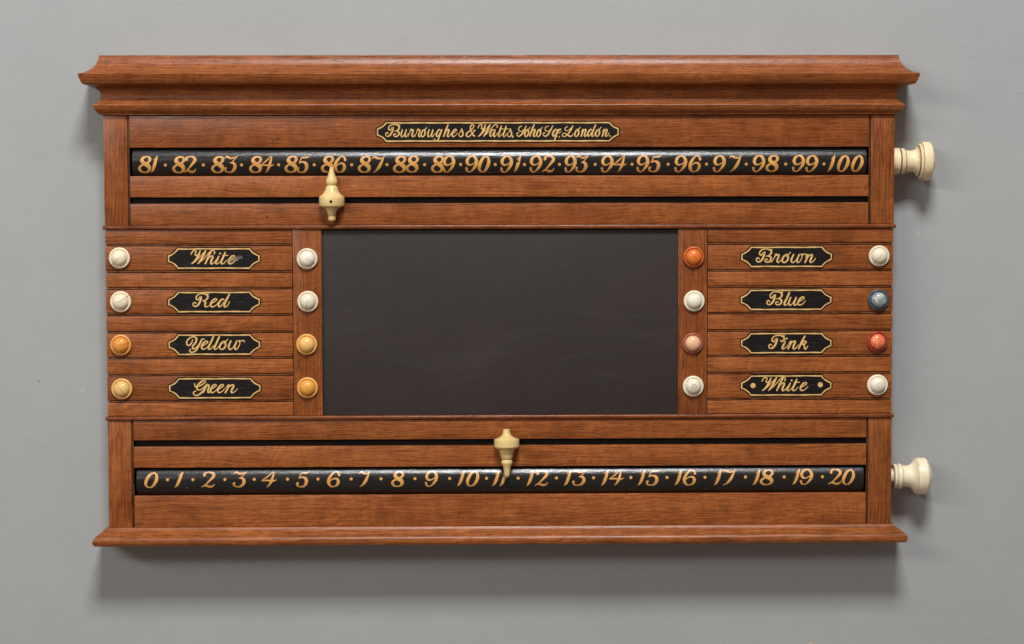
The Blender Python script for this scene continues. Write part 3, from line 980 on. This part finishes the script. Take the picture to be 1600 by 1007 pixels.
pointer(518.3, [(261.2, 0), (261.6, 1.6), (262.8, 2.7), (266, 3.4), (270, 4.4), (274.5, 5.8), (279, 7.6), (282.5, 8.8), (285, 9.1), (287.4, 8.6), (289.6, 7.3), (290.3, 6.7), (290.8, 7.8),
                (292, 8.7), (296, 9.9), (300, 11.6), (303.5, 14.2), (306.5, 17.6), (307.4, 18.2), (307.9, 19.4), (309, 19.8), (320.6, 19.8), (322.6, 18.8), (323.6, 16), (325, 12.4),
                (327.4, 9.3), (331, 7.2), (336.6, 6.2), (337.2, 5.0), (338.2, 5.0), (338.8, 6.0), (341.5, 6.3), (344.2, 5.5), (346.2, 3.4), (347.1, 1.2), (347.2, 0)], 0.0,
        'turned ivory pointer under number 86, tip up, with a dark pin in its disc', 315.4)
pointer(791.8, [(671.1, 0), (671.2, 5.0), (672, 5.5), (675, 5.6), (678, 6.3), (681, 7.9), (683.5, 11.0), (685.4, 15.0), (686.6, 18.6), (687.1, 18.4), (687.4, 19.6), (688.4, 19.8), (697.6, 19.7),
                (699.6, 18.4), (701.6, 15.2), (703.0, 12.2), (706.5, 11.0), (711.5, 10.1), (715.6, 9.3), (717.6, 8.0), (718.3, 7.0), (719.0, 7.6), (721.0, 8.8), (723.6, 9.0), (726.4, 7.8), (730, 6.0),
                (736, 5.2), (741, 4.7), (744.3, 3.7), (746.3, 1.8), (746.8, 0)], 0.012,
        'turned ivory pointer above number 11, tip down, without a pin', None)

# ------------------------------------------------------------------ pegs
CREAM = (0.90, 0.79, 0.58)
PEGS = [
    (186.0, 403.6, CREAM, (0.92, 0.80, 0.61), dict(crack=(226, 0, 17, .45), grain=.25), 'cream peg with a crack, at the left end of the upper White row'),
    (479.6, 404.8, (0.93, 0.87, 0.73), (0.84, 0.74, 0.58), dict(crack=(-34, -1, 17, .40), grain=.2), 'pale cracked peg right of the upper White row'),
    (188.0, 472.0, CREAM, (0.92, 0.80, 0.61), dict(crack=(38, -4, 17, .40), grain=.25), 'cream peg with a crack, at the left end of the Red row'),
    (480.8, 471.6, (0.86, 0.78, 0.62), (0.86, 0.76, 0.58), dict(crack=(258, -2, 17, .40), grain=.25), 'pale cracked peg right of the Red row'),
    (188.2, 539.9, (0.80, 0.32, 0.05), (0.82, 0.40, 0.11), dict(crack=(14, -1, 14, .35), grain=.35), 'dark amber peg at the left end of the Yellow row'),
    (479.0, 538.8, (0.90, 0.54, 0.17), (0.86, 0.46, 0.13), dict(grain=.25), 'light amber peg right of the Yellow row'),
    (189.8, 608.4, (0.86, 0.54, 0.20), (0.84, 0.50, 0.17), dict(crack=(128, -10, 12, .40), grain=.35), 'straw coloured cracked peg at the left end of the Green row'),
    (480.2, 606.6, (0.84, 0.40, 0.07), (0.86, 0.46, 0.13), dict(crack=(-40, -10, 13, .35), grain=.4), 'golden amber cracked peg right of the Green row'),
    (1084.4, 402.0, (0.80, 0.20, 0.03), (0.58, 0.14, 0.035), dict(crack=(-42, -5, 4, .30), grain=.4), 'bright orange peg left of the Brown row'),
    (1374.4, 400.4, (0.88, 0.79, 0.58), (0.84, 0.76, 0.58), dict(crack=(228, -3, 15, .40), grain=.25), 'cream cracked peg at the right end of the Brown row'),
    (1085.0, 470.8, (0.90, 0.83, 0.66), (0.90, 0.84, 0.68), dict(grain=.2), 'plain cream peg left of the Blue row'),
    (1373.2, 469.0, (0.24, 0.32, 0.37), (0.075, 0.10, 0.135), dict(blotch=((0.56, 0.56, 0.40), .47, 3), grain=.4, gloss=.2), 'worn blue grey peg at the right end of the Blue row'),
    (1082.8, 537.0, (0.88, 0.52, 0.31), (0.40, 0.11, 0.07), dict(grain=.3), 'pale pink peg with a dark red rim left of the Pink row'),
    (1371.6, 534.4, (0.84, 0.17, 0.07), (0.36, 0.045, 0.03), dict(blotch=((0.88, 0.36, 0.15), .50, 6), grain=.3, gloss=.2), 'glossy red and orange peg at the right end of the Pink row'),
    (1083.6, 604.2, (0.84, 0.78, 0.60), (0.90, 0.83, 0.66), dict(rings=0.85, grain=.2), 'ivory peg with dark turned rings left of the lower White row'),
    (1371.8, 602.2, (0.88, 0.81, 0.64), (0.90, 0.83, 0.66), dict(rings=0.35, grain=.2), 'ivory peg with faint rings at the right end of the lower White row'),
]
collar = [(0.4, 15.6), (-0.6, 15.8), (-1.4, 16.3), (-2.6, 16.6), (-3.8, 16.3), (-4.8, 15.4), (-5.2, 14.5), (-4.6, 13.6), (-3.6, 12.9), (-3.2, 12.4), (-3.2, 6)]
dome = [(-3.0, 12.4), (-4.6, 12.45), (-6.2, 12.2), (-8.0, 11.4), (-9.8, 10.0), (-11.2, 8.2), (-12.3, 6.0), (-13.0, 3.6), (-13.3, 1.6), (-13.35, 0)]
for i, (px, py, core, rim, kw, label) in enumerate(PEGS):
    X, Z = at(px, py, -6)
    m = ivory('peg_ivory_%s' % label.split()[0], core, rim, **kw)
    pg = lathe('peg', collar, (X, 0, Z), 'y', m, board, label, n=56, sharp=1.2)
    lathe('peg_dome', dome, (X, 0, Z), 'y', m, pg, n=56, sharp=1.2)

# a chip knocked out of the wall paint near the bottom edge
X, Z = at(1267, 1004.5, WALL)
V = [(X - 3.4, WALL - 0.25, Z - 4), (X - 2.6, WALL - 0.3, Z + 1.5), (X - .6, WALL - 0.3, Z + 3.6), (X + 1.2, WALL - 0.25, Z + 2.2), (X + 3.4, WALL - 0.25, Z + .6), (X + 4.0, WALL - 0.25, Z - 4), (X, WALL - 0.7, Z - 1)]
wc = mk('plaster_chip', V, [(0, 1, 6), (1, 2, 6), (2, 3, 6), (3, 4, 6), (4, 5, 6), (5, 0, 6)], plain('bare_plaster', (0.56, 0.43, 0.34), 0.7, 900, 0.5, 0.5), wo, smooth=False)
